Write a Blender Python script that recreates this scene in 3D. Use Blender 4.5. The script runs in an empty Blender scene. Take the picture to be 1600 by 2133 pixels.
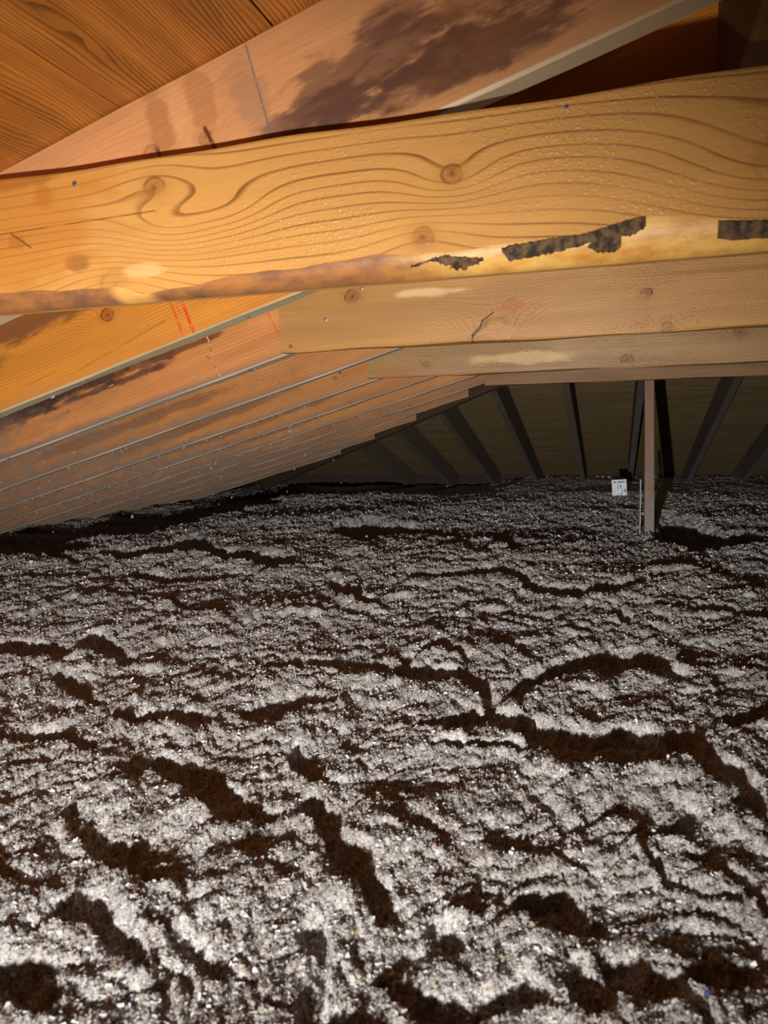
import bpy, bmesh, math, random
import numpy as np
from mathutils import Matrix, Vector

SC = bpy.context.scene
COL = SC.collection
rng = np.random.default_rng(7)
random.seed(7)
EYE = 0.95                      # eye height above the ceiling drywall (the attic floor), metres

# ------------------------------------------------------------------ camera, world, lamp, exposure
cd = bpy.data.cameras.new('camera'); cam = bpy.data.objects.new('camera', cd); COL.objects.link(cam)
cr, cf, cu = Vector((.9546, .2978, 0)), Vector((-.2961, .9490, -.1092)), None
cf = Vector((-math.sin(.3025) * math.cos(-.1094), math.cos(.3025) * math.cos(-.1094), math.sin(-.1094)))
cr0 = Vector((math.cos(.3025), math.sin(.3025), 0)); cu0 = cr0.cross(cf)
ro = -.0207
cr = cr0 * math.cos(ro) + cu0 * math.sin(ro); cu = -cr0 * math.sin(ro) + cu0 * math.cos(ro)
cam.matrix_world = Matrix(((cr.x, cu.x, -cf.x, 0), (cr.y, cu.y, -cf.y, 0), (cr.z, cu.z, -cf.z, EYE), (0, 0, 0, 1)))
cd.sensor_fit = 'VERTICAL'; cd.sensor_height = 36; cd.lens = 1540 / 2133 * 36
cd.clip_start = .02; cd.clip_end = 60
cd.dof.use_dof = True; cd.dof.focus_distance = 1.9; cd.dof.aperture_fstop = 9
SC.camera = cam

w = bpy.data.worlds.new('world'); SC.world = w; w.use_nodes = True
w.node_tree.nodes['Background'].inputs[0].default_value = (.55, .7, .8, 1)
w.node_tree.nodes['Background'].inputs[1].default_value = .010

ld = bpy.data.lights.new('hand_torch', 'SPOT'); lo = bpy.data.objects.new('hand_torch', ld); COL.objects.link(lo)
lo.location = (-.169, -.2, EYE - .26)
lo.rotation_euler = Vector((-.30, .95, -.11)).to_track_quat('-Z', 'Y').to_euler()
ld.energy = 100; ld.spot_size = math.radians(108); ld.spot_blend = 1.0; ld.shadow_soft_size = .012
ld.color = (1, .965, .92)
ld.use_nodes = True
lnt = ld.node_tree
lem = next(n for n in lnt.nodes if n.type == 'EMISSION')
lfa = lnt.nodes.new('ShaderNodeLightFalloff'); lfa.inputs['Strength'].default_value = 1.3; lfa.inputs['Smooth'].default_value = .55
lnt.links.new(lfa.outputs['Linear'], lem.inputs['Strength'])

SC.view_settings.view_transform = 'Standard'; SC.view_settings.look = 'None'
SC.view_settings.exposure = 0; SC.view_settings.gamma = 1; SC.view_settings.use_curve_mapping = False

# ------------------------------------------------------------------ roof geometry constants
M = .2832; TH = math.atan(M); CT, ST = math.cos(TH), math.sin(TH)
A = .4007 + EYE                 # rafter underside at X = 0
VD = .18                        # vertical depth of the rafters
AT = A + VD                     # underside of the roof boards at X = 0
S = .41; Y0 = .8383; T = .0381
XR = .137; XC = .156            # left face and centre of the ridge board
YH = 3.22                       # end of the ridge
Z0 = EYE - .45                  # mean height of the insulation
ZRT = AT + M * XC

def srgb(r, g, b):
    f = lambda c: (c / 255 / 12.92) if c / 255 < .04045 else ((c / 255 + .055) / 1.055) ** 2.4
    return (f(r), f(g), f(b), 1)

# ------------------------------------------------------------------ node expression helper
class E:
    def __init__(s, t, o): s.t = t; s.o = o
    def _m(s, op, *a, clamp=False):
        n = s.t.nodes.new('ShaderNodeMath'); n.operation = op; n.use_clamp = clamp
        for i, x in enumerate((s,) + a):
            if isinstance(x, E): s.t.links.new(x.o, n.inputs[i])
            else: n.inputs[i].default_value = x
        return E(s.t, n.outputs[0])
    def __add__(s, b): return s._m('ADD', b)
    def __sub__(s, b): return s._m('SUBTRACT', b)
    def __mul__(s, b): return s._m('MULTIPLY', b)
    def __truediv__(s, b): return s._m('DIVIDE', b)
    def __neg__(s): return s._m('MULTIPLY', -1.0)
    __radd__ = __add__; __rmul__ = __mul__
    def rsub(s, v): return (-s) + v
    def fract(s): return s._m('FRACT')
    def sqrt(s): return s._m('SQRT')
    def abs(s): return s._m('ABSOLUTE')
    def sin(s): return s._m('SINE')
    def pw(s, b): return s._m('POWER', b)
    def mx(s, b): return s._m('MAXIMUM', b)
    def mn(s, b): return s._m('MINIMUM', b)
    def sat(s): return s._m('ADD', 0.0, clamp=True)
    def sm(s, a, b):            # smoothstep from a to b (b may be below a)
        n = s.t.nodes.new('ShaderNodeMapRange'); n.interpolation_type = 'SMOOTHSTEP'
        s.t.links.new(s.o, n.inputs[0]); f, g = (a, b) if a < b else (b, a)
        n.inputs[1].default_value = f; n.inputs[2].default_value = g
        n.inputs[3].default_value = 0 if a < b else 1; n.inputs[4].default_value = 1 if a < b else 0
        return E(s.t, n.outputs[0])

def cxyz(t, x, y, z):
    n = t.nodes.new('ShaderNodeCombineXYZ')
    for i, v in enumerate((x, y, z)):
        if isinstance(v, E): t.links.new(v.o, n.inputs[i])
        else: n.inputs[i].default_value = v
    return E(t, n.outputs[0])
def noise(t, vec, scale=1, detail=3, rough=.55):
    n = t.nodes.new('ShaderNodeTexNoise'); t.links.new(vec.o, n.inputs['Vector'])
    n.inputs['Scale'].default_value = scale; n.inputs['Detail'].default_value = detail; n.inputs['Roughness'].default_value = rough
    return E(t, n.outputs[0])
def mix(t, f, a, b, mode='MIX'):
    n = t.nodes.new('ShaderNodeMix'); n.data_type = 'RGBA'; n.blend_type = mode
    for k, v in (('Factor', f), ('A', a), ('B', b)):
        i = next(q for q in n.inputs if q.name == k and (q.type == 'VALUE' if k == 'Factor' else q.type == 'RGBA'))
        if isinstance(v, E): t.links.new(v.o, i)
        else: i.default_value = v
    return E(t, next(q for q in n.outputs if q.type == 'RGBA'))
def new_mat(name):
    m = bpy.data.materials.new(name); m.use_nodes = True
    t = m.node_tree; b = t.nodes['Principled BSDF']
    return m, t, b

def wood(name, base, late, spacing=.011, amp=.022, line=.6, knots=(), vknots=.03, stains=(), lines=(), rough=.55, spec=.35,
         glit=.0, dust=None, rnd=True, seed=0.0, var=.25, fibre=.35, zc=.08, cathedral=0.0, warp_x=1.3, grain=1.0, swirl=2.4, under=None, emb=.12, lw0=.5, sno=1.0, vscale=1.5):
    """sawn softwood: grain runs along local x, rings are contour lines of a height field bent round the knots"""
    m, t, b = new_mat(name)
    tc = t.nodes.new('ShaderNodeTexCoord'); sp = t.nodes.new('ShaderNodeSeparateXYZ'); t.links.new(tc.outputs['Object'], sp.inputs[0])
    X, Y, Z = (E(t, sp.outputs[i]) for i in range(3))
    if rnd:
        oi = t.nodes.new('ShaderNodeObjectInfo'); r = E(t, oi.outputs['Random']); off = r * 37.0 + seed
    else:
        off = X * 0.0 + seed; r = off * 0.0 + .5
    z = Z + Y * .7
    n1 = noise(t, cxyz(t, X * warp_x + off, z * 7.0, off), 1, 2) - .5
    n2 = noise(t, cxyz(t, X * 6.0 + off, z * 40.0, off + 3.0), 1, 2) - .5
    u = z + n1 * (amp * 2) + n2 * (amp * .2)
    if cathedral:
        q = (z - zc); xx = noise(t, cxyz(t, X * .9, off, off + 9.0), 1, 1) - .5
        u = (q * q * (6.0 * cathedral) + n1 * amp + xx * (cathedral * .25)) + q * .15
    ktop = []
    for (kx, kz, kr, ks, *sw) in knots:                  # x, z, radius, darkness, strength of the swirl round it
        dx, dz = X - kx, Z - kz
        R = kr * swirl
        sw = sw[0] if sw else 1.0
        g = ((dx * dx * .30 + (dz + kr * .5) * (dz + kr * .5)) * (-1 / R ** 2))._m('EXPONENT')
        u = u + g * (R * 1.1 * sw)
        d = (dx * dx * .7 + dz * dz).sqrt() + n2 * (kr * .5)
        ktop.append((d, kr, ks))
    if vknots:
        vn = t.nodes.new('ShaderNodeTexVoronoi'); vn.voronoi_dimensions = '2D'
        vv = cxyz(t, X * vscale + off, z * vscale + off, 0); t.links.new(vv.o, vn.inputs['Vector']); vn.inputs['Scale'].default_value = 1
        d = E(t, vn.outputs['Distance']) / vscale + n2 * (vknots * .3)
        g = (d * d * (-1 / (vknots * 2.2) ** 2))._m('EXPONENT')
        u = u + g * (vknots * 1.1)
        ktop.append((d, vknots * .42, .75))
    ph = (u / spacing + off * 3.0)
    fr = ph.fract()
    lw = (fr.sm(lw0, .94)).pw(1.6) * fr.sm(1.0, .95)
    lw = lw * (noise(t, cxyz(t, X * 3.0 + off, z * 30.0, off), 1, 2).sm(.25, .7) * .7 + .3)
    f1 = noise(t, cxyz(t, X * 9.0 + off, z * 420.0, Y * 420.0), 1, 3)
    f2 = noise(t, cxyz(t, X * 2.2 + off, z * 26.0, off), 1, 4)
    bl = noise(t, cxyz(t, X * 5.0 + off, z * 9.0, off + 5.0), 1, 4)
    col = mix(t, (f2 * 1.0).sm(.25, .75) * var * 1.6, base, [c * .62 for c in base[:3]] + [1])
    col = mix(t, bl.sm(.5, .8) * var * 1.2, col, [min(1, base[0] * 1.22), min(1, base[1] * 1.3), min(1, base[2] * 1.45), 1])
    col = mix(t, lw * line, col, late)
    col = mix(t, f1.sm(.45, .8) * fibre, col, [c * .45 for c in base[:3]] + [1])
    if rnd:
        col = mix(t, r.sm(.0, 1.0) * .22, col, [c * .55 for c in base[:3]] + [1])
    hgt = f1 * .35 - lw * emb
    kn = noise(t, cxyz(t, X * 90.0 + off, z * 110.0, off), 1, 3, .6)
    kn2 = noise(t, cxyz(t, X * 30.0 + off, z * 36.0, off + 4.0), 1, 2)
    for d, kr, ks in ktop:
        ring = ((d / (kr * .42) + kn2 * 1.2).fract()).sm(.5, .9)
        body = d.sm(kr * 1.05, kr * .8)
        col = mix(t, d.sm(kr * 2.4, kr * .9) * (.4 * ks), col, [base[0] * .62, base[1] * .5, base[2] * .4, 1])
        col = mix(t, body * (.6 * ks), col, [base[0] * .5, base[1] * .36, base[2] * .3, 1])
        col = mix(t, body * ring * (.3 * ks), col, [base[0] * .22, base[1] * .15, base[2] * .12, 1])
        col = mix(t, (d + (kn - .5) * kr * .9).sm(kr * .42, kr * .12) * (.7 * ks), col, [base[0] * .2, base[1] * .13, base[2] * .1, 1])
        col = mix(t, d.sm(kr * .75, kr * 1.0) * d.sm(kr * 1.25, kr * 1.02) * kn2.sm(.4, .6) * (.8 * ks), col, [base[0] * .2, base[1] * .13, base[2] * .08, 1])
        hgt = hgt + body * (.5 + kn * .8)
    sn = noise(t, cxyz(t, X * 18.0 + off, z * 60.0, off), 1, 5, .65)
    sn2 = noise(t, cxyz(t, X * 7.0 + off, z * 16.0, off + 2.0), 1, 3, .6)
    for (sx, sz, rx, rz, c, st) in stains:
        dx, dz = (X - sx) / rx, (Z - sz) / rz
        d = (dx * dx + dz * dz).sqrt() + (sn - .5) * (1.1 * sno) + (sn2 - .5) * (1.5 * sno)
        col = mix(t, d.sm(1.15, .55) * st, col, c)
    for (ax, az, bx, bz, wd, c, st) in lines:
        ex, ez = bx - ax, bz - az; L2 = ex * ex + ez * ez
        tt = (((X - ax) * (ex / L2)) + ((Z - az) * (ez / L2))).sat()
        dx, dz = X - ax - tt * ex, Z - az - tt * ez
        d = (dx * dx + dz * dz).sqrt() + (sn - .5) * wd * 1.1
        col = mix(t, d.sm(wd, wd * .45) * sn.sm(.3, .55) * st, col, c)
    ro_ = f2 * .2 + (rough - .1)
    if dust:
        dx0, dx1, dc, ds, dd = dust          # grey dust thickening between local x = dx0 .. dx1
        dn = noise(t, cxyz(t, X * 14.0 + off, z * 34.0, off + 7.0), 1, 5, .7)
        fac = (X.sm(dx0, dx1) * 1.05 + (dn - .6) * 2.6).sat() * ds
        und = Z.sm(.028, .0)                 # the lower arris and the underside are greyest
        fac = (fac + und * X.sm(dx0 - .7, dx0 + .3) * dd).mn(.9)
        col = mix(t, fac, col, dc)
        ro_ = ro_ + fac * .3
    if under:                                # weathered, dusty underside
        col = mix(t, Z.sm(.0045, .0015) * (sn2.sm(.2, .55) * .25 + .7), col, under)
    t.links.new(col.o, b.inputs['Base Color'])
    t.links.new(ro_.sat().o, b.inputs['Roughness'])
    b.inputs['Specular IOR Level'].default_value = spec
    bp = t.nodes.new('ShaderNodeBump'); bp.inputs['Strength'].default_value = .35 * grain; bp.inputs['Distance'].default_value = .0014
    t.links.new(hgt.o, bp.inputs['Height'])
    if glit:                                 # torn grain left by the planer: small glinting scales
        gn = noise(t, cxyz(t, X * 210.0, Z * 250.0, Y * 300.0), 1, 2).sm(.52, .74)
        gm = noise(t, cxyz(t, X * 4.0 + 3.0, Z * 9.0, 1.0), 1, 3).sm(.36, .62) * X.sm(.2, .6)
        b2 = t.nodes.new('ShaderNodeBump'); b2.inputs['Strength'].default_value = glit; b2.inputs['Distance'].default_value = .003
        t.links.new((gn * gm).o, b2.inputs['Height']); t.links.new((ro_ - gn * gm * .22).sat().o, b.inputs['Roughness']); t.links.new(bp.outputs[0], b2.inputs['Normal']); bp = b2
    t.links.new(bp.outputs[0], b.inputs['Normal'])
    return m

def plain(name, c, rough=.6, metal=0.0, c2=None, sc=60, bump=0.0, spec=.4):
    m, t, b = new_mat(name)
    tc = t.nodes.new('ShaderNodeTexCoord'); v = E(t, tc.outputs['Object'])
    n = noise(t, v, sc, 4)
    col = mix(t, n.sm(.35, .65), c, c2 or [x * .75 for x in c[:3]] + [1])
    t.links.new(col.o, b.inputs['Base Color']); b.inputs['Roughness'].default_value = rough
    b.inputs['Metallic'].default_value = metal; b.inputs['Specular IOR Level'].default_value = spec
    if bump:
        bp = t.nodes.new('ShaderNodeBump'); bp.inputs['Strength'].default_value = bump; bp.inputs['Distance'].default_value = .002
        t.links.new(n.o, bp.inputs['Height']); t.links.new(bp.outputs[0], b.inputs['Normal'])
    return m

# ------------------------------------------------------------------ object helpers
def link(name, me, mats, parent=None, mw=None):
    o = bpy.data.objects.new(name, me); COL.objects.link(o)
    for q in (mats if isinstance(mats, (list, tuple)) else [mats]):
        if q and q.name not in [k.name for k in me.materials if k]: me.materials.append(q)
    if parent: o.parent = parent
    if mw is not None: o.matrix_basis = mw
    return o
def tag(o, label, cat, group=None):
    o['label'] = label; o['category'] = cat
    if group: o['group'] = group
    return o
def frame(o, ex, ey, ez):
    return Matrix(((ex[0], ey[0], ez[0], o[0]), (ex[1], ey[1], ez[1], o[1]), (ex[2], ey[2], ez[2], o[2]), (0, 0, 0, 1)))

def beam_mesh(name, L, y0, y1, h, skew0=0.0, skew1=0.0, n=24, wob=.0012, bev=.003, seed=0, sections=None):
    """a sawn timber along x; the ends may be cut skew (x shift from bottom to top); slightly uneven arrises"""
    r = np.random.default_rng(seed)
    prof = [(y0 + bev, 0), (y1 - bev, 0), (y1, bev), (y1, h - bev), (y1 - bev, h), (y0 + bev, h), (y0, h - bev), (y0, bev)]
    k = len(prof); v = []; f = []
    ph = r.uniform(0, 6.28, 8)
    for i in range(n + 1):
        s = i / n
        for j, (y, z) in enumerate(prof):
            x = s * L + (1 - s) * skew0 * z / h + s * skew1 * z / h
            w1 = wob * (math.sin(x * 9 + ph[j % 8]) + .6 * math.sin(x * 23 + ph[(j + 3) % 8]))
            v.append((x, y, z + (w1 if 0 < i < n else 0)))
    for i in range(n):
        for j in range(k):
            a, b_ = i * k + j, i * k + (j + 1) % k
            f.append((a, b_, b_ + k, a + k))
    f.append(tuple(range(k))[::-1]); f.append(tuple(range(n * k, n * k + k)))
    me = bpy.data.meshes.new(name); me.from_pydata(v, [], f)
    bm = bmesh.new(); bm.from_mesh(me); bmesh.ops.recalc_face_normals(bm, faces=bm.faces); bm.to_mesh(me); bm.free()
    return me

def prism(name, poly_lo, poly_hi):
    """closed prism between two matching polygons"""
    n = len(poly_lo); v = list(poly_lo) + list(poly_hi)
    f = [tuple(range(n))[::-1], tuple(range(n, 2 * n))] + [(i, (i + 1) % n, n + (i + 1) % n, n + i) for i in range(n)]
    me = bpy.data.meshes.new(name); me.from_pydata(v, [], f)
    bm = bmesh.new(); bm.from_mesh(me); bmesh.ops.recalc_face_normals(bm, faces=bm.faces); bm.to_mesh(me); bm.free()
    return me

# ------------------------------------------------------------------ materials
DUSTC = srgb(112, 94, 82)
LATE = srgb(112, 62, 22)
m_deck = wood('roof_board_wood', srgb(216, 136, 56), srgb(66, 30, 8), spacing=.0056, amp=.05, line=.9, vknots=.03, rough=.45, var=.8, fibre=.85, warp_x=2.0, lw0=.2, vscale=1.3)
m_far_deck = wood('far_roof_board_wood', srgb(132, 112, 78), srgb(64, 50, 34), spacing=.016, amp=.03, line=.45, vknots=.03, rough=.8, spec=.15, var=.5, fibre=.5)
m_ridge = wood('ridge_board_wood', srgb(120, 84, 44), srgb(62, 38, 18), spacing=.008, line=.5, vknots=0, rough=.6)
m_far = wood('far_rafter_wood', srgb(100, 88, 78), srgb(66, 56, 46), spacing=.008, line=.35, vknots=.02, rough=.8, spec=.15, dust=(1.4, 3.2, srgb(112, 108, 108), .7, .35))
m_jack = wood('left_jack_wood', srgb(160, 112, 72), srgb(80, 48, 26), spacing=.009, line=.4, vknots=.02, rough=.65, spec=.2, dust=(1.2, 2.5, DUSTC, .8, .5), var=.55, under=srgb(168, 152, 134))
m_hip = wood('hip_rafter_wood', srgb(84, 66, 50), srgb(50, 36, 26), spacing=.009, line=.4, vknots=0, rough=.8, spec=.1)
m_post = wood('post_wood', srgb(114, 82, 60), srgb(82, 58, 42), spacing=.009, line=.35, vknots=0, rough=.6, dust=(.62, .12, srgb(122, 116, 112), .85, .0))
m_raf = wood('rafter_wood', srgb(180, 120, 66), srgb(100, 54, 26), spacing=.009, amp=.02, line=.45, vknots=.022, rough=.6, spec=.25, var=.45,
             dust=(1.1, 2.4, DUSTC, .85, .7), stains=[(1.3, .15, .6, .03, srgb(70, 40, 34), .6), (1.7, .06, .5, .02, srgb(84, 56, 48), .55)], under=srgb(168, 152, 134))
PURP = srgb(78, 48, 48)
m_r0 = wood('tan_rafter_wood', srgb(232, 164, 108), srgb(180, 112, 64), spacing=.006, amp=.02, line=.28, vknots=0, rnd=False, seed=3.1, rough=.42, spec=.5, var=.5, sno=1.9,
            knots=[(.69, .10, .011, .5), (.615, .09, .008, .6)],
            stains=[(.40, .075, .13, .04, PURP, .62), (.30, .05, .16, .035, srgb(92, 56, 42), .8), (.46, .05, .10, .028, srgb(104, 70, 58), .7),
                    (.22, .10, .12, .05, srgb(130, 78, 44), .55), (.545, .10, .03, .05, srgb(170, 124, 98), .5), (.36, .115, .05, .02, srgb(96, 60, 52), .5),
                    (.668, .13, .016, .05, srgb(150, 88, 42), .4), (.607, .13, .015, .05, srgb(160, 96, 50), .35), (.64, .12, .012, .05, srgb(236, 184, 126), .3)],
            lines=[(.532, .172, .533, .05, .0022, srgb(120, 112, 110), .75), (.682, .105, .675, .06, .004, srgb(92, 46, 22), .9), (.612, .1, .605, .065, .004, srgb(92, 46, 30), .9)], under=srgb(206, 180, 140))
RED = srgb(205, 44, 22)
m_r1 = wood('golden_rafter_wood', srgb(202, 130, 48), srgb(128, 72, 24), spacing=.0062, amp=.012, line=.5, vknots=0, rnd=False, seed=8.7, rough=.5, spec=.35, var=.3, warp_x=1.0,
            knots=[(1.097, .099, .012, 1.0)],
            stains=[(1.28, .15, .26, .034, srgb(96, 58, 38), .8), (1.5, .11, .2, .03, srgb(110, 68, 40), .6)],
            lines=[(.934, .085, .927, .0, .0045, RED, .9), (.956, .072, .951, .006, .0045, RED, .65), (.945, .09, .944, .05, .003, RED, .4),
                   (1.2, .02, .98, .045, .0035, srgb(130, 74, 24), .35), (1.33, .03, 1.25, .035, .002, srgb(110, 60, 20), .3)],
            dust=(1.5, 2.9, DUSTC, .7, .55), under=srgb(170, 158, 124))
m_r2 = wood('dark_stained_rafter_wood', srgb(196, 128, 72), srgb(100, 56, 26), spacing=.008, amp=.015, line=.3, vknots=0, rnd=False, seed=5.3, rough=.55, spec=.3, var=.45,
            stains=[(1.62, .125, .42, .05, srgb(48, 28, 30), .92), (1.30, .14, .16, .022, srgb(42, 22, 22), .9), (1.9, .10, .35, .035, srgb(60, 36, 34), .8),
                    (1.22, .105, .14, .012, srgb(84, 44, 30), .8), (1.45, .085, .25, .010, srgb(70, 38, 30), .8)],
            lines=[(.944, .115, .925, .02, .003, RED, .6), (1.045, .15, .96, .165, .004, srgb(70, 36, 20), .7)],
            dust=(1.15, 2.2, DUSTC, .8, .9), under=srgb(168, 152, 134))
BARKL = srgb(86, 66, 62)
def wane_mat():
    m, t, b = new_mat('waned_edge_wood')
    tc = t.nodes.new('ShaderNodeTexCoord'); sp = t.nodes.new('ShaderNodeSeparateXYZ'); t.links.new(tc.outputs['Object'], sp.inputs[0])
    X, Z = E(t, sp.outputs[0]), E(t, sp.outputs[2])
    n = noise(t, cxyz(t, X * 22.0, Z * 60.0, 2.0), 1, 5, .65); n3 = noise(t, cxyz(t, X * 5.0, Z * 20.0, 4.0), 1, 3)
    c0 = mix(t, n.sm(.3, .75), srgb(182, 118, 62), srgb(120, 84, 62))
    c1 = mix(t, n.sm(.35, .75), srgb(250, 196, 104), srgb(214, 142, 62))
    col = mix(t, (X + n3 * .25).sm(.72, .86), c0, c1)
    col = mix(t, ((X - .29) * (1 / .035)).abs().sm(1.1, .4), col, srgb(238, 176, 96))
    col = mix(t, n3.sm(.58, .72) * X.sm(.5, .2) * .6, col, srgb(76, 54, 52))
    sp2 = noise(t, cxyz(t, X * 60.0, Z * 90.0, 9.0), 1, 3).sm(.66, .74)
    col = mix(t, sp2 * X.sm(.6, .75) * .8, col, srgb(150, 84, 30))
    t.links.new(col.o, b.inputs['Base Color']); b.inputs['Roughness'].default_value = .42
    bp = t.nodes.new('ShaderNodeBump'); bp.inputs['Strength'].default_value = .5; bp.inputs['Distance'].default_value = .0016
    t.links.new(n.o, bp.inputs['Height']); t.links.new(bp.outputs[0], b.inputs['Normal'])
    return m
m_wane = wane_mat()
XL1 = -.86                       # left end of the nearest collar tie; local x = X - XL1, local z from its underside
ZT = [.1665, .1875, .1795, .186]
k1 = lambda X, Z: (X - XL1, Z - .1665)
m_t1 = wood('near_tie_wood', srgb(230, 166, 88), srgb(118, 62, 18), spacing=.0125, amp=.015, lw0=.7, swirl=3.0, line=.85, emb=.02, vknots=0, rnd=False, seed=1.9, rough=.42, spec=.5, var=.28, fibre=.18,
            warp_x=1.1, glit=.4,
            knots=[(*k1(-.529, .295), .0115, .75, -.7), (*k1(-.512, .262), .014, .0, 1.0), (*k1(-.167, .268), .0095, .8, .9), (*k1(-.2, .206), .0105, .7, -.5), (*k1(.15, .246), .022, .35, .8), (*k1(-.592, .186), .018, .2, -.6), (*k1(-.42, .262), .010, .0, .6)],
            stains=[(*k1(-.645, .216), .022, .014, srgb(120, 74, 58), .6), (*k1(-.735, .25), .015, .012, srgb(130, 80, 50), .5), (*k1(-.69, .305), .02, .02, srgb(160, 92, 36), .5),
                    (*k1(-.75, .325), .12, .012, srgb(120, 66, 30), .6), (*k1(-.55, .2), .03, .008, srgb(250, 210, 150), .5), (*k1(-.72, .27), .16, .09, srgb(206, 124, 38), .55)],
            lines=[(*k1(-.745, .262), *k1(-.715, .242), .0016, srgb(90, 60, 44), .8), (*k1(-.78, .262), *k1(-.53, .268), .0011, srgb(100, 54, 18), .8)])
XL2 = -.754; k2 = lambda X, Z: (X - XL2, Z - .1875)
m_t2 = wood('second_tie_wood', srgb(176, 128, 70), srgb(138, 86, 36), spacing=.0056, amp=.02, line=.5, vknots=0, rnd=False, seed=4.4, rough=.45, spec=.45, var=.4, fibre=.2, glit=.4,
            knots=[(*k2(-.569, .304), .0155, .9), (*k2(.059, .266), .0085, 1.1), (*k2(-.245, .207), .028, .3), (*k2(.1, .195), .01, .5)],
            stains=[(*k2(-.21, .262), .024, .018, srgb(160, 96, 44), .7), (*k2(-.40, .3), .09, .012, srgb(232, 198, 146), .55), (*k2(-.245, .207), .035, .018, srgb(178, 128, 84), .6),
                    (*k2(.05, .235), .02, .04, srgb(160, 102, 46), .4), (*k2(.25, .30), .22, .006, srgb(140, 92, 46), .6)],
            lines=[(*k2(-.251, .247), *k2(-.274, .232), .0022, srgb(48, 26, 10), 1), (*k2(-.274, .232), *k2(-.28, .217), .003, srgb(48, 26, 10), 1),
                   (*k2(-.28, .217), *k2(-.295, .202), .005, srgb(62, 46, 26), 1), (*k2(-.295, .202), *k2(-.297, .19), .003, srgb(50, 28, 12), 1)])
XL3 = -.811; k3 = lambda X, Z: (X - XL3, Z - .1795)
m_t3 = wood('third_tie_wood', srgb(154, 117, 70), srgb(108, 74, 38), spacing=.009, amp=.035, line=.45, vknots=0, rnd=False, seed=2.6, rough=.5, spec=.4, var=.4, fibre=.25, glit=.45,
            knots=[(*k3(.036, .204), .0155, .7), (*k3(.352, .27), .015, .7), (*k3(-.6, .215), .012, .4)],
            stains=[(*k3(-.3, .225), .16, .02, srgb(214, 180, 128), .5), (*k3(-.72, .2), .09, .02, srgb(150, 96, 50), .5)])
m_t4 = wood('fourth_tie_wood', srgb(134, 96, 56), srgb(92, 60, 32), spacing=.009, amp=.03, line=.35, vknots=.015, rough=.55, spec=.3, var=.45)
m_nail = plain('galvanised_nail', srgb(158, 166, 172), .42, .8, srgb(120, 126, 130), 400)
m_bark = plain('dark_bark', srgb(122, 92, 58), .75, 0, srgb(52, 38, 32), 110, .9, .35)
m_resin = plain('dried_resin', srgb(214, 158, 106), .35, 0, srgb(150, 96, 58), 150, .3, .6)
m_fuzz = plain('grey_cellulose_fuzz', srgb(150, 142, 134), .8, 0, srgb(120, 116, 112), 200)

# ------------------------------------------------------------------ setting: floor, walls, roof
m_dry = plain('ceiling_drywall', srgb(150, 145, 138), .9)
m_roof = plain('roofing_felt', srgb(30, 30, 30), .95)
m_eave = plain('eave_board', srgb(44, 36, 30), .9)  # near-black colour stands in for the shade along the eaves
m_stud = plain('gable_sheathing', srgb(104, 80, 54), .8, 0, srgb(74, 54, 36), 9)
def structure(o): o['kind'] = 'structure'; return o
XE = 3.72
fl = structure(link('floor', prism('floor', [(-4, -1.1, -.02), (4.3, -1.1, -.02), (4.3, 7.4, -.02), (-4, 7.4, -.02)], [(-4, -1.1, 0), (4.3, -1.1, 0), (4.3, 7.4, 0), (-4, 7.4, 0)]), m_dry))
zr = ZRT
gab = [(-4, 0), (4.3, 0), (4.3, AT + M * (2 * XC - 4.3) + .05), (XC, zr + .05), (-4, AT - M * 4 + .05)]
structure(link('wall_back', prism('wall_back', [(x, -1.1, z) for x, z in gab], [(x, -1.0, z) for x, z in gab]), m_stud))
for nm, x0, x1, y0, y1 in (('wall_left', XC - XE - .06, XC - XE, -1.0, YH + XE), ('wall_right', XC + XE, XC + XE + .06, -1.0, YH + XE), ('wall_front', XC - XE - .06, XC + XE + .06, YH + XE, YH + XE + .06)):
    zt_ = ZRT - M * XE
    structure(link(nm, prism(nm, [(x0, y0, 0), (x1, y0, 0), (x1, y1, 0), (x0, y1, 0)], [(x0, y0, zt_), (x1, y0, zt_), (x1, y1, zt_), (x0, y1, zt_)]), m_eave))
# outer skin of the hipped roof, above the boards
def skin():
    u = .021 / CT + .002
    e0 = XC - XE - .3; e1 = XC + XE + .3; ye = YH + XE + .3
    lo = ZRT - M * (XE + .3)
    P = [(XC, -1.1, ZRT + u), (XC, YH, ZRT + u), (e0, -1.1, lo + u), (e0, ye, lo + u), (e1, ye, lo + u), (e1, -1.1, lo + u)]
    Q = [(x, y, z + .03) for x, y, z in P]
    F = [(0, 1, 3, 2), (1, 4, 3), (0, 5, 4, 1)]
    v = P + Q; f = [a[::-1] for a in F] + [tuple(i + 6 for i in a) for a in F]
    bd = [(0, 2), (2, 3), (3, 4), (4, 5), (5, 0)]
    f += [(a, b, b + 6, a + 6) for a, b in bd]
    me = bpy.data.meshes.new('ceiling'); me.from_pydata(v, [], f)
    bm = bmesh.new(); bm.from_mesh(me); bmesh.ops.recalc_face_normals(bm, faces=bm.faces); bm.to_mesh(me); bm.free()
    return me
ceil = structure(link('ceiling', skin(), m_roof))

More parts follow.
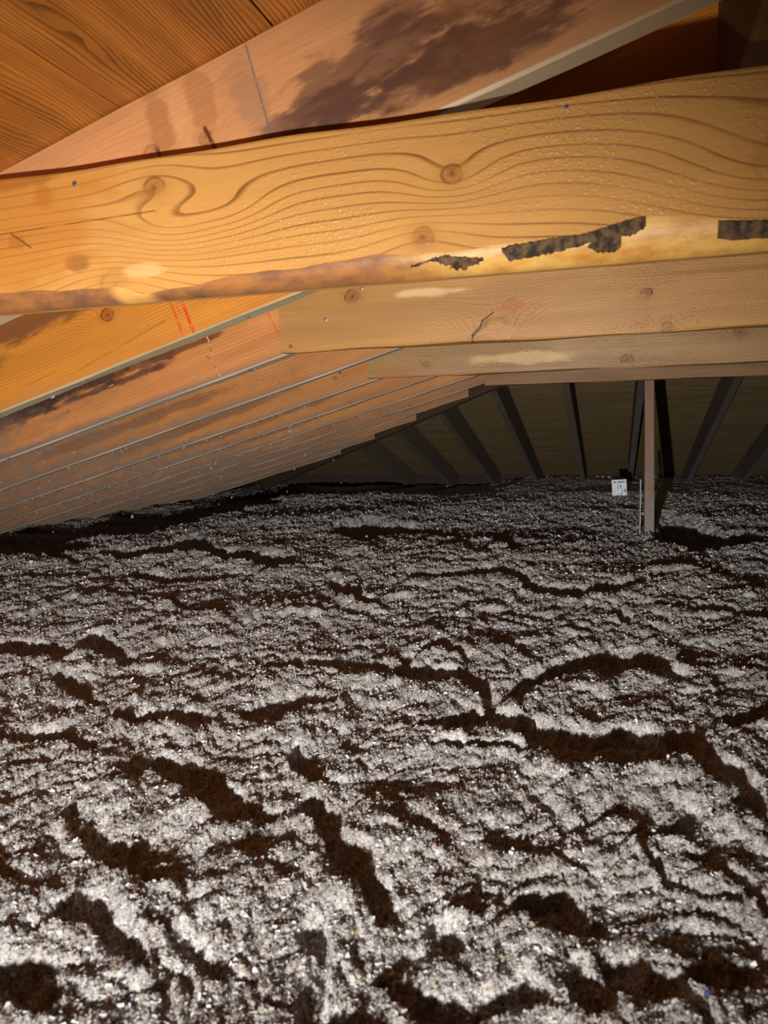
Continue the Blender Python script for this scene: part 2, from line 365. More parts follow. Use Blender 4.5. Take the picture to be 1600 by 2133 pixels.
def plank(poly, mw, mat, th=.019):
    """poly in local (x, z) at the underside, y is the thickness direction (up is -y or +y chosen by mw)"""
    lo = [(x, 0, z) for x, z in poly]; hi = [(x, th, z) for x, z in poly]
    return link('roof_board', prism('roof_board', lo, hi), mat, ceil, mw)
W = .2133; GAP = .0018
k = 0; X1 = .04
xs = [XR]
while X1 > XC - XE: xs.append(X1); X1 -= W
for xa, xb in zip(xs, xs[1:]):           # left slope: long axis along +Y, across axis runs down the slope
    xa_, xb_ = xa - GAP / 2, xb + GAP / 2
    ya, yb = YH + (XC - xa_) - .012, YH + (XC - xb_) - .012
    lenz = (xa_ - xb_) / CT
    dz = random.uniform(0, .0015)
    O = (xb_, -1.0, AT + M * xb_ + dz)
    # local x = +Y, local z = up the slope (towards the ridge), local y = outward normal
    plank([(0, 0), (yb + 1.0, 0), (ya + 1.0, lenz), (0, lenz)], frame(O, (0, 1, 0), (-ST, 0, CT), (CT, 0, ST)), m_deck)
for k, (xa, xb) in enumerate(zip(xs, xs[1:])):   # right slope, mirrored
    xa_, xb_ = 2 * XC - xa + GAP / 2, 2 * XC - xb - GAP / 2
    ya, yb = YH + (xa_ - XC) - .012, YH + (xb_ - XC) - .012
    lenz = (xb_ - xa_) / CT
    O = (xb_, -1.0, ZRT - M * (xb_ - XC))
    plank([(0, 0), (yb + 1.0, 0), (ya + 1.0, lenz), (0, lenz)], frame(O, (0, 1, 0), (ST, 0, CT), (-CT, 0, ST)), m_deck)
y = YH + .03
while y < YH + XE:                        # far hip slope: boards run along X
    y2 = y + .24; a_, b_ = y + GAP / 2, y2 - GAP / 2
    wa, wb = a_ - YH - .012, b_ - YH - .012
    lenz = (b_ - a_) / CT
    O = (XC, b_, ZRT - M * (b_ - YH))
    plank([(-wb, 0), (wb, 0), (wa, lenz), (-wa, lenz)], frame(O, (1, 0, 0), (0, ST, CT), (0, -CT, ST)), m_far_deck)
    y = y2

# ------------------------------------------------------------------ insulation: a deep bed of loose cellulose
def hash2(ix, iy, s):
    h = (ix.astype(np.int64) * 374761393 + iy.astype(np.int64) * 668265263 + s * 974634777) & 0xffffffff
    h = ((h ^ (h >> 13)) * 1274126177) & 0xffffffff
    return ((h ^ (h >> 16)) & 0xffff).astype(np.float32) * (2 * math.pi / 65536)
def perlin(x, y, s):
    ix, iy = np.floor(x), np.floor(y); fx, fy = (x - ix).astype(np.float32), (y - iy).astype(np.float32)
    ux, uy = fx * fx * fx * (fx * (fx * 6 - 15) + 10), fy * fy * fy * (fy * (fy * 6 - 15) + 10)
    def g(dx, dy):
        a = hash2(ix + dx, iy + dy, s); return np.cos(a) * (fx - dx) + np.sin(a) * (fy - dy)
    a, b, c, d = g(0, 0), g(1, 0), g(0, 1), g(1, 1)
    return (a + (b - a) * ux + (c - a) * uy + (a - b - c + d) * ux * uy) * 1.5
HOL = np.array([[float(q) for q in r.split()] for r in """-0.147 1.267 0.049 0.017; -0.134 1.304 0.057 0.019; -0.121 1.343 0.066 0.021; -0.106 1.385 0.075 0.023; -0.084 1.405 0.079 0.024; -0.062 1.425 0.082 0.025; -0.038 1.446 0.086 0.026; -0.015 1.457 0.083 0.024; 0.009 1.468 0.080 0.023; 0.033 1.479 0.076 0.022; 0.053 1.479 0.078 0.023; 0.074 1.478 0.080 0.023; 0.094 1.478 0.081 0.023; 0.109 1.437 0.061 0.018; 0.122 1.398 0.042 0.013; -0.237 1.088 0.035 0.013; -0.222 1.105 0.038 0.015; -0.208 1.122 0.042 0.016; -0.193 1.140 0.045 0.017; -0.173 1.124 0.046 0.018; -0.153 1.109 0.048 0.018; -0.134 1.094 0.049 0.019; -0.108 1.076 0.054 0.021; -0.083 1.059 0.059 0.024; -0.060 1.042 0.063 0.026; -0.030 1.041 0.066 0.027; -0.001 1.041 0.068 0.028; 0.025 1.048 0.072 0.029; 0.051 1.054 0.076 0.030; 0.094 1.049 0.068 0.027; 0.113 0.995 0.058 0.024; 0.125 0.978 0.048 0.020; 0.137 0.961 0.038 0.016; 0.144 0.942 0.032 0.014; 0.150 0.923 0.027 0.012; 0.156 0.906 0.022 0.010; -0.381 1.289 0.044 0.014; -0.365 1.293 0.047 0.015; -0.350 1.297 0.050 0.016; -0.335 1.301 0.053 0.017; -0.320 1.304 0.055 0.018; -0.300 1.300 0.051 0.017; -0.281 1.295 0.047 0.015; -0.262 1.290 0.042 0.014; -0.243 1.268 0.048 0.016; -0.225 1.247 0.052 0.018; -0.207 1.227 0.057 0.020; -0.440 0.927 0.036 0.015; -0.419 0.900 0.037 0.016; -0.399 0.875 0.038 0.017; -0.373 0.853 0.025 0.011; -0.345 0.772 0.032 0.016; -0.310 0.747 0.040 0.021; -0.285 0.713 0.038 0.021; -0.263 0.682 0.036 0.021; -0.228 0.657 0.033 0.020; -0.212 0.638 0.025 0.016; -0.197 0.620 0.017 0.011; -0.595 0.838 0.035 0.015; -0.568 0.831 0.041 0.018; -0.540 0.823 0.047 0.021; -0.507 0.797 0.048 0.022; -0.475 0.773 0.048 0.023; -0.451 0.761 0.040 0.020; -0.428 0.749 0.032 0.016; -0.414 0.749 0.028 0.014; -0.399 0.749 0.024 0.012; -0.384 0.749 0.020 0.010; -0.602 0.691 0.022 0.010; -0.579 0.686 0.025 0.012; -0.558 0.681 0.028 0.014; -0.536 0.676 0.031 0.016; -0.507 0.658 0.030 0.016; -0.480 0.641 0.029 0.016; -0.456 0.624 0.023 0.013; -0.434 0.609 0.017 0.010; -0.504 0.513 0.015 0.009; -0.496 0.526 0.024 0.014; -0.488 0.539 0.033 0.019; -0.466 0.552 0.033 0.020; -0.447 0.532 0.027 0.017; -0.430 0.513 0.022 0.014; -0.414 0.499 0.017 0.011; -0.399 0.485 0.013 0.009; -0.481 0.445 0.037 0.024; -0.446 0.423 0.027 0.019; -1.263 1.239 0.083 0.022; -1.242 1.244 0.085 0.022; -1.221 1.249 0.087 0.023; -1.200 1.254 0.090 0.024; -1.174 1.254 0.080 0.021; -1.149 1.254 0.071 0.019; -1.124 1.254 0.062 0.017; -1.119 1.291 0.065 0.017; -1.104 1.304 0.077 0.021; -1.090 1.317 0.090 0.024; -1.050 1.298 0.074 0.020; -1.012 1.280 0.060 0.017; -0.986 1.269 0.053 0.015; -0.960 1.258 0.046 0.013; -0.935 1.248 0.040 0.012; -0.910 1.237 0.034 0.010; -1.001 1.124 0.050 0.015; -0.967 1.104 0.054 0.017; -0.935 1.085 0.057 0.018; -0.900 1.061 0.046 0.015; -0.867 1.038 0.036 0.012; -0.892 0.862 0.029 0.011; -0.881 0.868 0.030 0.011; -0.870 0.873 0.031 0.011; -0.859 0.878 0.032 0.012; -0.848 0.883 0.033 0.012; -0.829 0.882 0.035 0.013; -0.810 0.881 0.037 0.014; -0.791 0.879 0.039 0.015; -0.767 0.868 0.035 0.014; -0.743 0.856 0.032 0.012; -0.720 0.846 0.028 0.011; -0.775 0.971 0.027 0.010; -0.761 0.970 0.028 0.010; -0.746 0.968 0.030 0.011; -0.731 0.967 0.032 0.012; -0.717 0.965 0.034 0.012; -0.709 0.973 0.033 0.012; -0.700 0.980 0.032 0.012; -0.692 0.987 0.031 0.011; -0.683 0.995 0.030 0.011; -0.667 0.992 0.032 0.012; -0.650 0.989 0.035 0.013; -0.634 0.987 0.037 0.014; -0.625 0.996 0.034 0.013; -0.616 1.005 0.032 0.012; -0.607 1.014 0.029 0.011; -0.548 1.050 0.034 0.013; -0.538 1.063 0.048 0.018; -0.527 1.077 0.062 0.023; -0.508 1.093 0.049 0.018; -1.517 2.037 0.072 0.013; -1.494 2.032 0.073 0.014; -1.471 2.026 0.075 0.014; -1.449 2.020 0.076 0.014; -1.427 2.014 0.077 0.014; -1.405 2.009 0.079 0.015; -1.384 2.003 0.080 0.015; -1.362 1.998 0.081 0.015; -1.341 1.992 0.082 0.016; -1.326 1.995 0.080 0.015; -1.310 1.998 0.077 0.015; -1.295 2.001 0.075 0.014; -1.280 2.004 0.073 0.014; -1.264 2.008 0.071 0.014; -1.249 2.011 0.068 0.013; -1.234 2.014 0.066 0.013; -1.219 2.017 0.064 0.012; -1.211 2.027 0.063 0.012; -1.204 2.037 0.061 0.012; -1.196 2.047 0.060 0.011; -1.189 2.057 0.058 0.011; -1.181 2.068 0.057 0.011; -1.174 2.078 0.055 0.011; -1.166 2.089 0.054 0.010; -1.158 2.099 0.052 0.010; -1.151 2.110 0.050 0.010; -0.803 2.027 0.057 0.012; -0.778 2.004 0.061 0.013; -0.755 1.982 0.064 0.014; -0.732 1.960 0.068 0.014; -0.710 1.938 0.071 0.015; -0.688 1.917 0.074 0.016; -0.664 1.898 0.069 0.015; -0.641 1.878 0.064 0.014; -0.618 1.860 0.059 0.013; -0.596 1.841 0.054 0.012; -0.574 1.823 0.049 0.011; -0.591 2.181 0.053 0.010; -0.578 2.184 0.055 0.011; -0.565 2.186 0.056 0.011; -0.552 2.189 0.058 0.011; -0.539 2.191 0.060 0.012; -0.526 2.194 0.061 0.012; -0.514 2.197 0.063 0.012; -0.501 2.199 0.065 0.013; -0.488 2.202 0.066 0.013; -0.475 2.204 0.068 0.013; -0.462 2.215 0.068 0.013; -0.449 2.227 0.069 0.013; -0.436 2.238 0.069 0.013; -0.423 2.249 0.070 0.013; -0.410 2.261 0.070 0.013; -0.397 2.272 0.071 0.013; -0.384 2.284 0.071 0.013; -0.371 2.295 0.072 0.014; -0.357 2.307 0.072 0.014; -0.340 2.294 0.073 0.014; -0.323 2.281 0.073 0.014; -0.307 2.269 0.074 0.014; -0.290 2.257 0.074 0.014; -0.274 2.244 0.075 0.014; -0.255 2.202 0.077 0.015; -0.236 2.161 0.080 0.016; -0.218 2.121 0.082 0.017; -0.201 2.083 0.083 0.017; -0.183 2.076 0.083 0.017; -0.164 2.069 0.082 0.017; -0.147 2.063 0.081 0.017; -0.129 2.056 0.080 0.017; -0.111 2.049 0.080 0.017; -0.094 2.043 0.079 0.017; -0.078 2.055 0.078 0.016; -0.062 2.067 0.077 0.016; -0.046 2.079 0.076 0.016; -0.030 2.091 0.074 0.015; -0.014 2.104 0.073 0.015; 0.002 2.116 0.072 0.015; 0.019 2.129 0.071 0.014; 0.032 2.145 0.068 0.014; 0.045 2.160 0.065 0.013; 0.058 2.176 0.062 0.012; 0.071 2.193 0.058 0.011; 0.085 2.209 0.055 0.011; -0.005 1.868 0.040 0.009; 0.004 1.850 0.039 0.009; 0.013 1.833 0.039 0.009; 0.021 1.815 0.038 0.009; 0.030 1.799 0.037 0.009; 0.038 1.782 0.036 0.009; 0.205 1.890 0.030 0.007; 0.213 1.889 0.031 0.007; 0.222 1.889 0.032 0.007; 0.230 1.888 0.033 0.007; 0.239 1.887 0.034 0.008; 0.247 1.887 0.035 0.008; 0.255 1.886 0.036 0.008; 0.264 1.886 0.037 0.008; 0.272 1.885 0.037 0.008; 0.280 1.885 0.038 0.009; 0.288 1.884 0.039 0.009; 0.295 1.874 0.038 0.009; 0.301 1.864 0.037 0.008; 0.307 1.854 0.036 0.008; 0.313 1.844 0.035 0.008; 0.319 1.834 0.034 0.008; 0.324 1.825 0.033 0.008; 0.330 1.815 0.032 0.007; 0.336 1.806 0.031 0.007; -0.156 0.553 0.013 0.010; -0.140 0.541 0.016 0.012; -0.125 0.529 0.019 0.014; -0.114 0.530 0.018 0.014; -0.103 0.530 0.017 0.013; -0.091 0.539 0.018 0.014; -0.079 0.548 0.019 0.015; -0.064 0.554 0.018 0.013; -0.050 0.561 0.016 0.012; -0.001 0.564 0.028 0.021; 0.028 0.583 0.028 0.020; 0.049 0.568 0.021 0.015; -0.059 0.665 0.020 0.013; -0.046 0.665 0.024 0.015; -0.033 0.665 0.027 0.017; -0.022 0.658 0.023 0.014; -0.011 0.650 0.019 0.012; -0.002 0.643 0.014 0.009; 0.006 0.635 0.010 0.006; -0.142 0.621 0.015 0.010; -0.126 0.611 0.022 0.015; -0.112 0.602 0.011 0.008; -0.139 0.650 0.010 0.006; -0.133 0.650 0.010 0.006; -0.126 0.649 0.009 0.006; -0.120 0.648 0.009 0.005; -0.114 0.647 0.008 0.005; -0.108 0.647 0.008 0.005; -0.101 0.646 0.007 0.004; 0.026 0.798 0.010 0.005; 0.030 0.789 0.010 0.005; 0.033 0.781 0.010 0.005; 0.037 0.773 0.010 0.005; 0.041 0.765 0.010 0.006; 0.044 0.757 0.010 0.006; 0.047 0.749 0.010 0.006; 0.052 0.744 0.010 0.006; 0.056 0.738 0.010 0.006; 0.060 0.733 0.010 0.006; 0.064 0.728 0.010 0.006; 0.068 0.723 0.010 0.005; 0.069 0.790 0.009 0.005; 0.073 0.786 0.010 0.005; 0.077 0.782 0.010 0.005; 0.082 0.778 0.010 0.005; 0.086 0.775 0.010 0.005; 0.090 0.771 0.010 0.006; 0.094 0.767 0.010 0.006; 0.098 0.763 0.010 0.006; 0.103 0.760 0.011 0.006; 0.108 0.756 0.011 0.006; 0.113 0.752 0.011 0.006; 0.117 0.749 0.011 0.006; 0.122 0.745 0.012 0.006; 0.125 0.735 0.012 0.007; 0.127 0.725 0.013 0.007; 0.130 0.716 0.014 0.008; 0.132 0.707 0.014 0.008; 0.135 0.698 0.015 0.009; -0.258 0.568 0.018 0.012; -0.245 0.559 0.016 0.011; -0.232 0.550 0.014 0.010; -0.230 0.533 0.017 0.012; -0.227 0.516 0.019 0.014; -0.225 0.501 0.017 0.013; -0.223 0.486 0.014 0.011; -0.208 0.490 0.016 0.013; -0.194 0.494 0.018 0.014; -0.182 0.495 0.016 0.012; -0.171 0.496 0.013 0.010; -0.404 0.541 0.013 0.008; -0.390 0.531 0.013 0.009; -0.376 0.522 0.014 0.009; -0.363 0.519 0.014 0.009; -0.349 0.517 0.014 0.009; -0.338 0.510 0.012 0.009; -0.328 0.503 0.011 0.008; -0.318 0.496 0.010 0.007; 0.078 0.587 0.019 0.013; 0.096 0.592 0.015 0.010; 0.185 1.176 0.039 0.014; 0.203 1.190 0.045 0.016; 0.222 1.205 0.051 0.018; -2.509 2.558 0.372 0.050; -2.428 2.517 0.316 0.043; -2.351 2.477 0.265 0.037; -2.276 2.439 0.219 0.031; -2.204 2.402 0.175 0.026; -2.135 2.366 0.136 0.020; -2.086 2.336 0.127 0.019; -2.038 2.307 0.119 0.018; -1.992 2.279 0.111 0.017; -1.946 2.252 0.104 0.016; -1.903 2.225 0.097 0.016; -1.860 2.200 0.090 0.015; -1.801 2.369 0.172 0.027; -1.782 2.382 0.164 0.026; -1.763 2.395 0.156 0.025; -1.743 2.407 0.148 0.023; -1.723 2.420 0.140 0.022; -1.704 2.433 0.132 0.021; -1.684 2.447 0.124 0.020; -1.685 2.493 0.143 0.022; -1.686 2.541 0.163 0.025; -1.687 2.591 0.185 0.028; -1.688 2.642 0.207 0.031; -1.689 2.695 0.231 0.034; -1.625 2.640 0.206 0.031; -1.564 2.587 0.183 0.028; -1.505 2.537 0.163 0.025; -1.449 2.488 0.143 0.023; -1.396 2.442 0.126 0.021; -1.344 2.398 0.109 0.018; -1.316 2.394 0.119 0.020; -1.288 2.391 0.129 0.022; -1.260 2.387 0.138 0.023; -1.233 2.384 0.147 0.025; -1.206 2.380 0.156 0.027; -1.179 2.377 0.165 0.028; -1.142 2.367 0.149 0.026; -1.107 2.357 0.133 0.023; -1.072 2.348 0.118 0.021; -1.243 3.222 0.210 0.028; -1.198 3.229 0.280 0.037; -1.152 3.235 0.349 0.046; -1.107 3.242 0.419 0.055; -1.062 3.249 0.346 0.045; -1.017 3.255 0.275 0.036; -0.973 3.262 0.205 0.027; -0.975 3.349 0.161 0.021; -0.946 3.320 0.153 0.020; -0.917 3.291 0.146 0.019; -0.890 3.263 0.139 0.018; -0.862 3.236 0.132 0.018; -0.836 3.209 0.125 0.017; -0.810 3.183 0.119 0.016; -0.784 3.158 0.113 0.015; -0.759 3.132 0.107 0.015; 0.233 3.521 0.450 0.053; 0.284 3.406 0.469 0.057; 0.331 3.300 0.486 0.061; 0.362 3.166 0.331 0.044; 0.391 3.043 0.203 0.028; 0.431 3.091 0.208 0.028; 0.472 3.140 0.215 0.028; 0.514 3.190 0.221 0.029; -0.450 3.035 0.192 0.027; -0.412 2.951 0.164 0.024; -0.376 2.873 0.139 0.021; -0.342 2.798 0.116 0.018; -0.387 1.347 0.024 0.007; -0.382 1.361 0.025 0.008; -0.377 1.374 0.026 0.008; -0.372 1.389 0.027 0.008; -0.367 1.403 0.028 0.008; -0.362 1.417 0.029 0.009; -0.356 1.432 0.030 0.009; -0.351 1.447 0.032 0.009; -0.345 1.462 0.033 0.010; -0.340 1.478 0.034 0.010; -0.334 1.494 0.036 0.010; -0.322 1.479 0.034 0.010; -0.310 1.464 0.032 0.009; -0.299 1.449 0.030 0.009; -0.288 1.435 0.028 0.008; -0.277 1.421 0.026 0.008; -0.266 1.407 0.025 0.008; -1.148 1.699 0.048 0.011; -1.128 1.686 0.047 0.011; -1.108 1.674 0.046 0.011; -1.088 1.662 0.045 0.010; -1.069 1.650 0.045 0.010; -1.050 1.638 0.044 0.010; -1.036 1.632 0.042 0.010; -1.022 1.627 0.040 0.010; -1.007 1.621 0.039 0.009; -0.993 1.616 0.037 0.009; -0.979 1.611 0.036 0.009; -0.966 1.605 0.034 0.008; -0.952 1.600 0.033 0.008; -0.939 1.595 0.031 0.008; -0.925 1.590 0.030 0.007; -0.639 1.271 0.018 0.006; -0.631 1.271 0.019 0.006; -0.623 1.272 0.019 0.006; -0.615 1.272 0.020 0.006; -0.607 1.273 0.020 0.006; -0.599 1.273 0.021 0.007; -0.591 1.273 0.021 0.007; -0.583 1.274 0.022 0.007; -0.575 1.274 0.023 0.007; -0.567 1.275 0.023 0.007; -0.559 1.275 0.024 0.007; -0.104 1.014 0.016 0.007; -0.111 1.013 0.016 0.007; -0.117 1.012 0.016 0.007; -0.124 1.011 0.016 0.007; -0.130 1.010 0.015 0.006; -0.137 1.009 0.015 0.006; -0.144 1.008 0.015 0.006; -0.150 1.007 0.015 0.006; -0.157 1.006 0.015 0.006; -0.164 1.006 0.015 0.006; -0.170 1.005 0.015 0.006; -0.177 1.004 0.014 0.006; -0.184 1.003 0.014 0.006; -0.191 1.002 0.014 0.006; -0.197 1.001 0.014 0.006; -0.204 1.000 0.014 0.006; -0.211 0.999 0.014 0.006; -0.218 0.998 0.014 0.006; -0.224 0.997 0.014 0.006; -0.231 0.996 0.013 0.006; -0.238 0.995 0.013 0.006; -0.245 0.994 0.013 0.006""".split(';')])
def terrain(x, y):
    x = x.astype(np.float64); y = y.astype(np.float64)
    wx = perlin(x * 4, y * 4, 41) * .05 + perlin(x * 14, y * 14, 43) * .018 + perlin(x * 45, y * 45, 45) * .005
    wy = perlin(x * 4, y * 4, 42) * .05 + perlin(x * 14, y * 14, 44) * .018 + perlin(x * 45, y * 45, 46) * .005
    X, Y = x + wx, y + wy
    h = perlin(X * 1.1, Y * 1.1, 1) * .016 + perlin(X * 2.6, Y * 2.6, 2) * .006
    h += (np.abs(perlin(X * 4.5, Y * 4.5, 3)) - .25) * .0125
    h += (np.abs(perlin(X * 10, Y * 10, 4)) - .25) * .0135
    h += (np.abs(perlin(X * 24, Y * 24, 5)) - .25) * .012
    h += (np.abs(perlin(X * 60, Y * 60, 6)) - .25) * .0064
    h += (np.abs(perlin(x * 150, y * 150, 7)) - .25) * .0036
    h += perlin(x * 330, y * 330, 8) * .0016
    # hollows between the blown clumps, each with a raised near lip
    D = np.zeros_like(h); LP = np.zeros_like(h)
    hx, hy = x + wx * .55, y + wy * .55
    for (cx, cy, rr, rt) in HOL:
        di = math.hypot(cx, cy); ex, ey = cx / di, cy / di
        sel = (np.abs(hx - cx) < 2.6 * max(rr, rt)) & (np.abs(hy - cy) < 2.6 * max(rr, rt))
        if not sel.any(): continue
        px, py = hx[sel] - cx, hy[sel] - cy
        a = (px * ex + py * ey) / rr; b = (-px * ey + py * ex) / rt
        dep = min(.075, rr * 2 * .19 / (di + .2) * 1.0 + .006)
        q = a * a + b * b
        D[sel] = np.maximum(D[sel], dep * np.clip(1.25 * (1 - q * .72), 0, 1) ** 1.0)
        a2 = a + 1.55; q2 = a2 * a2 * 1.6 + b * b * .6
        LP[sel] = np.maximum(LP[sel], dep * .38 * np.clip(1 - q2 * .6, 0, 1))
    h += LP * np.clip(1 - D / .014, 0, 1) - D
    # the bed thins out towards the eaves
    jg = perlin(x * 3, y * 3, 21) * .25
    e = np.clip((-x - 2.12 + jg) / .28, 0, 1); e2 = np.clip((y - 5.15 + jg) / .3, 0, 1) * np.clip((-x - .75) / .5, 0, 1)
    h -= .085 * np.maximum(e, e2) ** .8
    z = Z0 + h
    roof = np.minimum(np.minimum(AT + M * x, ZRT - M * (x - XC)), ZRT - M * (y - YH)) - .004
    return np.minimum(z, roof)
def bed():
    fa = math.atan2(cf.x, cf.y)                                   # azimuth of the view, from +Y towards +X
    az = np.concatenate([np.linspace(-2.2, -.92, 30)[:-1], np.linspace(-.92, -.64, 71)[:-1], np.linspace(-.64, .62, 800), np.linspace(.62, 1.1, 111)[1:], np.linspace(1.1, 2.2, 26)[1:]]) + fa
    rr = np.concatenate([np.linspace(.05, .43, 16)[:-1], np.exp(np.linspace(math.log(.43), math.log(6.8), 640)), [7.1, 7.5, 8.2]])
    NA, NR = len(az), len(rr)
    RR, AZ = np.meshgrid(rr, az, indexing='ij')
    x = RR * np.sin(AZ); y = RR * np.cos(AZ)
    x = np.clip(x, XC - XE + .02, XC + XE - .02); y = np.clip(y, -.98, YH + XE - .02)
    z = terrain(x, y) + rng.normal(0, 1, x.shape) * np.clip(RR * .0008, .0003, .003)
    v = np.stack([x, y, z], -1).reshape(-1, 3).astype(np.float32)
    i = np.arange(NR - 1)[:, None] * NA + np.arange(NA - 1)[None]
    f = np.stack([i, i + NA, i + NA + 1, i + 1], -1).reshape(-1, 4).astype(np.int32)
    me = bpy.data.meshes.new('insulation_bed')
    me.vertices.add(len(v)); me.vertices.foreach_set('co', v.ravel())
    me.loops.add(f.size); me.loops.foreach_set('vertex_index', f.ravel())
    me.polygons.add(len(f)); me.polygons.foreach_set('loop_start', np.arange(len(f), dtype=np.int32) * 4)
    me.polygons.foreach_set('use_smooth', np.ones(len(f), dtype=bool))
    me.update(calc_edges=True)
    return me, (x, y, z, rr, az)
def fluff_mat():
    m, t, b = new_mat('cellulose_fluff')
    tc = t.nodes.new('ShaderNodeTexCoord'); v = E(t, tc.outputs['Object'])
    n = noise(t, v, 260, 4, .7); n2 = noise(t, v, 9, 3)
    c = mix(t, n.sm(.3, .7), srgb(138, 135, 132), srgb(218, 214, 210))
    c = mix(t, n2.sm(.45, .7) * .3, c, srgb(150, 134, 116))
    sp = noise(t, v, 420, 2).sm(.66, .74)
    c = mix(t, sp * .8, c, srgb(250, 250, 252))
    t.links.new(c.o, b.inputs['Base Color']); b.inputs['Roughness'].default_value = .75; b.inputs['Specular IOR Level'].default_value = .3
    bp = t.nodes.new('ShaderNodeBump'); bp.inputs['Strength'].default_value = .6; bp.inputs['Distance'].default_value = .003
    t.links.new(n.o, bp.inputs['Height']); t.links.new(bp.outputs[0], b.inputs['Normal'])
    return m
def flake_mat():
    m, t, b = new_mat('paper_flake')
    at = t.nodes.new('ShaderNodeAttribute'); at.attribute_name = 'paper'
    t.links.new(at.outputs['Color'], b.inputs['Base Color']); b.inputs['Roughness'].default_value = .42; b.inputs['Specular IOR Level'].default_value = .5
    tr = t.nodes.new('ShaderNodeBsdfTranslucent'); t.links.new(at.outputs['Color'], tr.inputs['Color'])      # thin paper lets light through
    mx = t.nodes.new('ShaderNodeMixShader'); mx.inputs[0].default_value = .3
    t.links.new(b.outputs[0], mx.inputs[1]); t.links.new(tr.outputs[0], mx.inputs[2])
    t.links.new(mx.outputs[0], t.nodes['Material Output'].inputs['Surface'])
    return m
def flakes(G, N):
    x, y, z, rr, az = G; NR, NA = x.shape
    ri = rng.uniform(16, np.searchsorted(rr, 5.2), N); ai = rng.uniform(30, 30 + 970, N)
    i, j = ri.astype(int), ai.astype(int); fi, fj = ri - i, ai - j
    def lerp(q): return (q[i, j] * (1 - fi) * (1 - fj) + q[i + 1, j] * fi * (1 - fj) + q[i, j + 1] * (1 - fi) * fj + q[i + 1, j + 1] * fi * fj)
    P = np.stack([lerp(x), lerp(y), lerp(z)], -1); R = np.hypot(P[:, 0], P[:, 1])
    th = rng.uniform(0, 2 * np.pi, N); ti = rng.uniform(.1, 1.35, N); a = rng.uniform(0, 2 * np.pi, N)
    nrm = np.stack([np.sin(ti) * np.cos(a), np.sin(ti) * np.sin(a), np.cos(ti)], -1)
    u = np.stack([np.cos(th), np.sin(th), np.zeros(N)], -1); u -= nrm * (u * nrm).sum(1, keepdims=True); u /= np.linalg.norm(u, axis=1, keepdims=True)
    w = np.cross(nrm, u)
    L = np.minimum(rng.gamma(4, .00062, N), .0058) * (1 + .5 * np.clip(R - .8, 0, 3.2)); Wd = L * rng.uniform(.18, .7, N)
    P[:, 2] += rng.uniform(-.3, .4, N) * L
    bend = nrm * (L * rng.uniform(-.35, .35, N))[:, None]
    q = np.stack([P - u * L[:, None] * .5 - w * Wd[:, None] * .5 + bend, P + u * L[:, None] * .5 - w * Wd[:, None] * .35,
                  P + u * L[:, None] * .5 + w * Wd[:, None] * .5 + bend, P - u * L[:, None] * .4 + w * Wd[:, None] * .5], 1).reshape(-1, 3).astype(np.float32)
    me = bpy.data.meshes.new('paper_flakes')
    me.vertices.add(4 * N); me.vertices.foreach_set('co', q.ravel())
    me.loops.add(4 * N); me.loops.foreach_set('vertex_index', np.arange(4 * N, dtype=np.int32))
    me.polygons.add(N); me.polygons.foreach_set('loop_start', np.arange(N, dtype=np.int32) * 4)
    me.update(calc_edges=True)
    pal = np.array([srgb(250, 250, 252), srgb(222, 220, 218), srgb(190, 188, 188), srgb(200, 178, 150), srgb(140, 132, 126), srgb(84, 78, 76), srgb(226, 214, 196),
                    srgb(70, 96, 190), srgb(206, 90, 100), srgb(222, 190, 80), srgb(80, 150, 180)])
    pr = np.array([.22, .28, .17, .12, .09, .04, .07, .0012, .001, .001, .0008]); pr /= pr.sum()
    c = pal[rng.choice(len(pal), N, p=pr)].copy(); c[:, :3] *= np.minimum(rng.uniform(.84, 1.12, (N, 1)) * (1 + .1 * np.clip(R - 1, 0, 2.5))[:, None], 1.3); mu = c.mean(0); c = np.minimum(mu + (c - mu) / (1 + 1.3 * np.clip(R - .7, 0, 4))[:, None], .93)  # paler with distance: brightness the far bed lacks is put into the colour
    at = me.color_attributes.new('paper', 'FLOAT_COLOR', 'POINT'); at.data.foreach_set('color', np.repeat(c, 4, 0).astype(np.float32).ravel())
    return me
bme, G = bed()
ins = link('insulation', bme, fluff_mat()); ins['kind'] = 'stuff'
tag(ins, 'deep bed of loose grey-white cellulose insulation covering the attic floor', 'insulation')
fk = link('paper_flakes', flakes(G, 800000), flake_mat(), ins); fk['kind'] = 'stuff'

# ------------------------------------------------------------------ left rafters
def fuzz(parent, n, x0, x1, seed, y1=0.0, h=.17):
    """threads and flecks of cellulose stuck along a rafter: thin little slivers"""
    r = np.random.default_rng(seed); v = []; f = []
    for q in range(n):
        x = x0 + (x1 - x0) * r.random() ** .7; z = -.001 if r.random() < .5 else r.uniform(0, h * .6)
        y = -.0005 if z > 0 else r.uniform(-.03, 0)
        y = y if z <= 0 else .001
        L = r.uniform(.002, .010) * (1 + (r.random() < .08) * 1.5); wd = r.uniform(.0008, .0034); a = r.uniform(0, 3.14)
        d = Vector((math.cos(a) * L, .3 * L * r.random(), -abs(math.sin(a)) * L)); s = Vector((-math.sin(a) * wd, .0, math.cos(a) * wd))
        p = Vector((x, y, z)); m_ = p + d * .5 + Vector((0, L * .2, 0)); k0 = len(v)
        v += [p - s, p + s, m_ + s, m_ - s, p + d]; f += [(k0, k0 + 1, k0 + 2, k0 + 3), (k0 + 3, k0 + 2, k0 + 4)]
    me = bpy.data.meshes.new('dust_fibres'); me.from_pydata(v, [], f)
    o = link('dust_fibres', me, m_fuzz, parent); o['kind'] = 'stuff'
    return o
HR = VD * CT
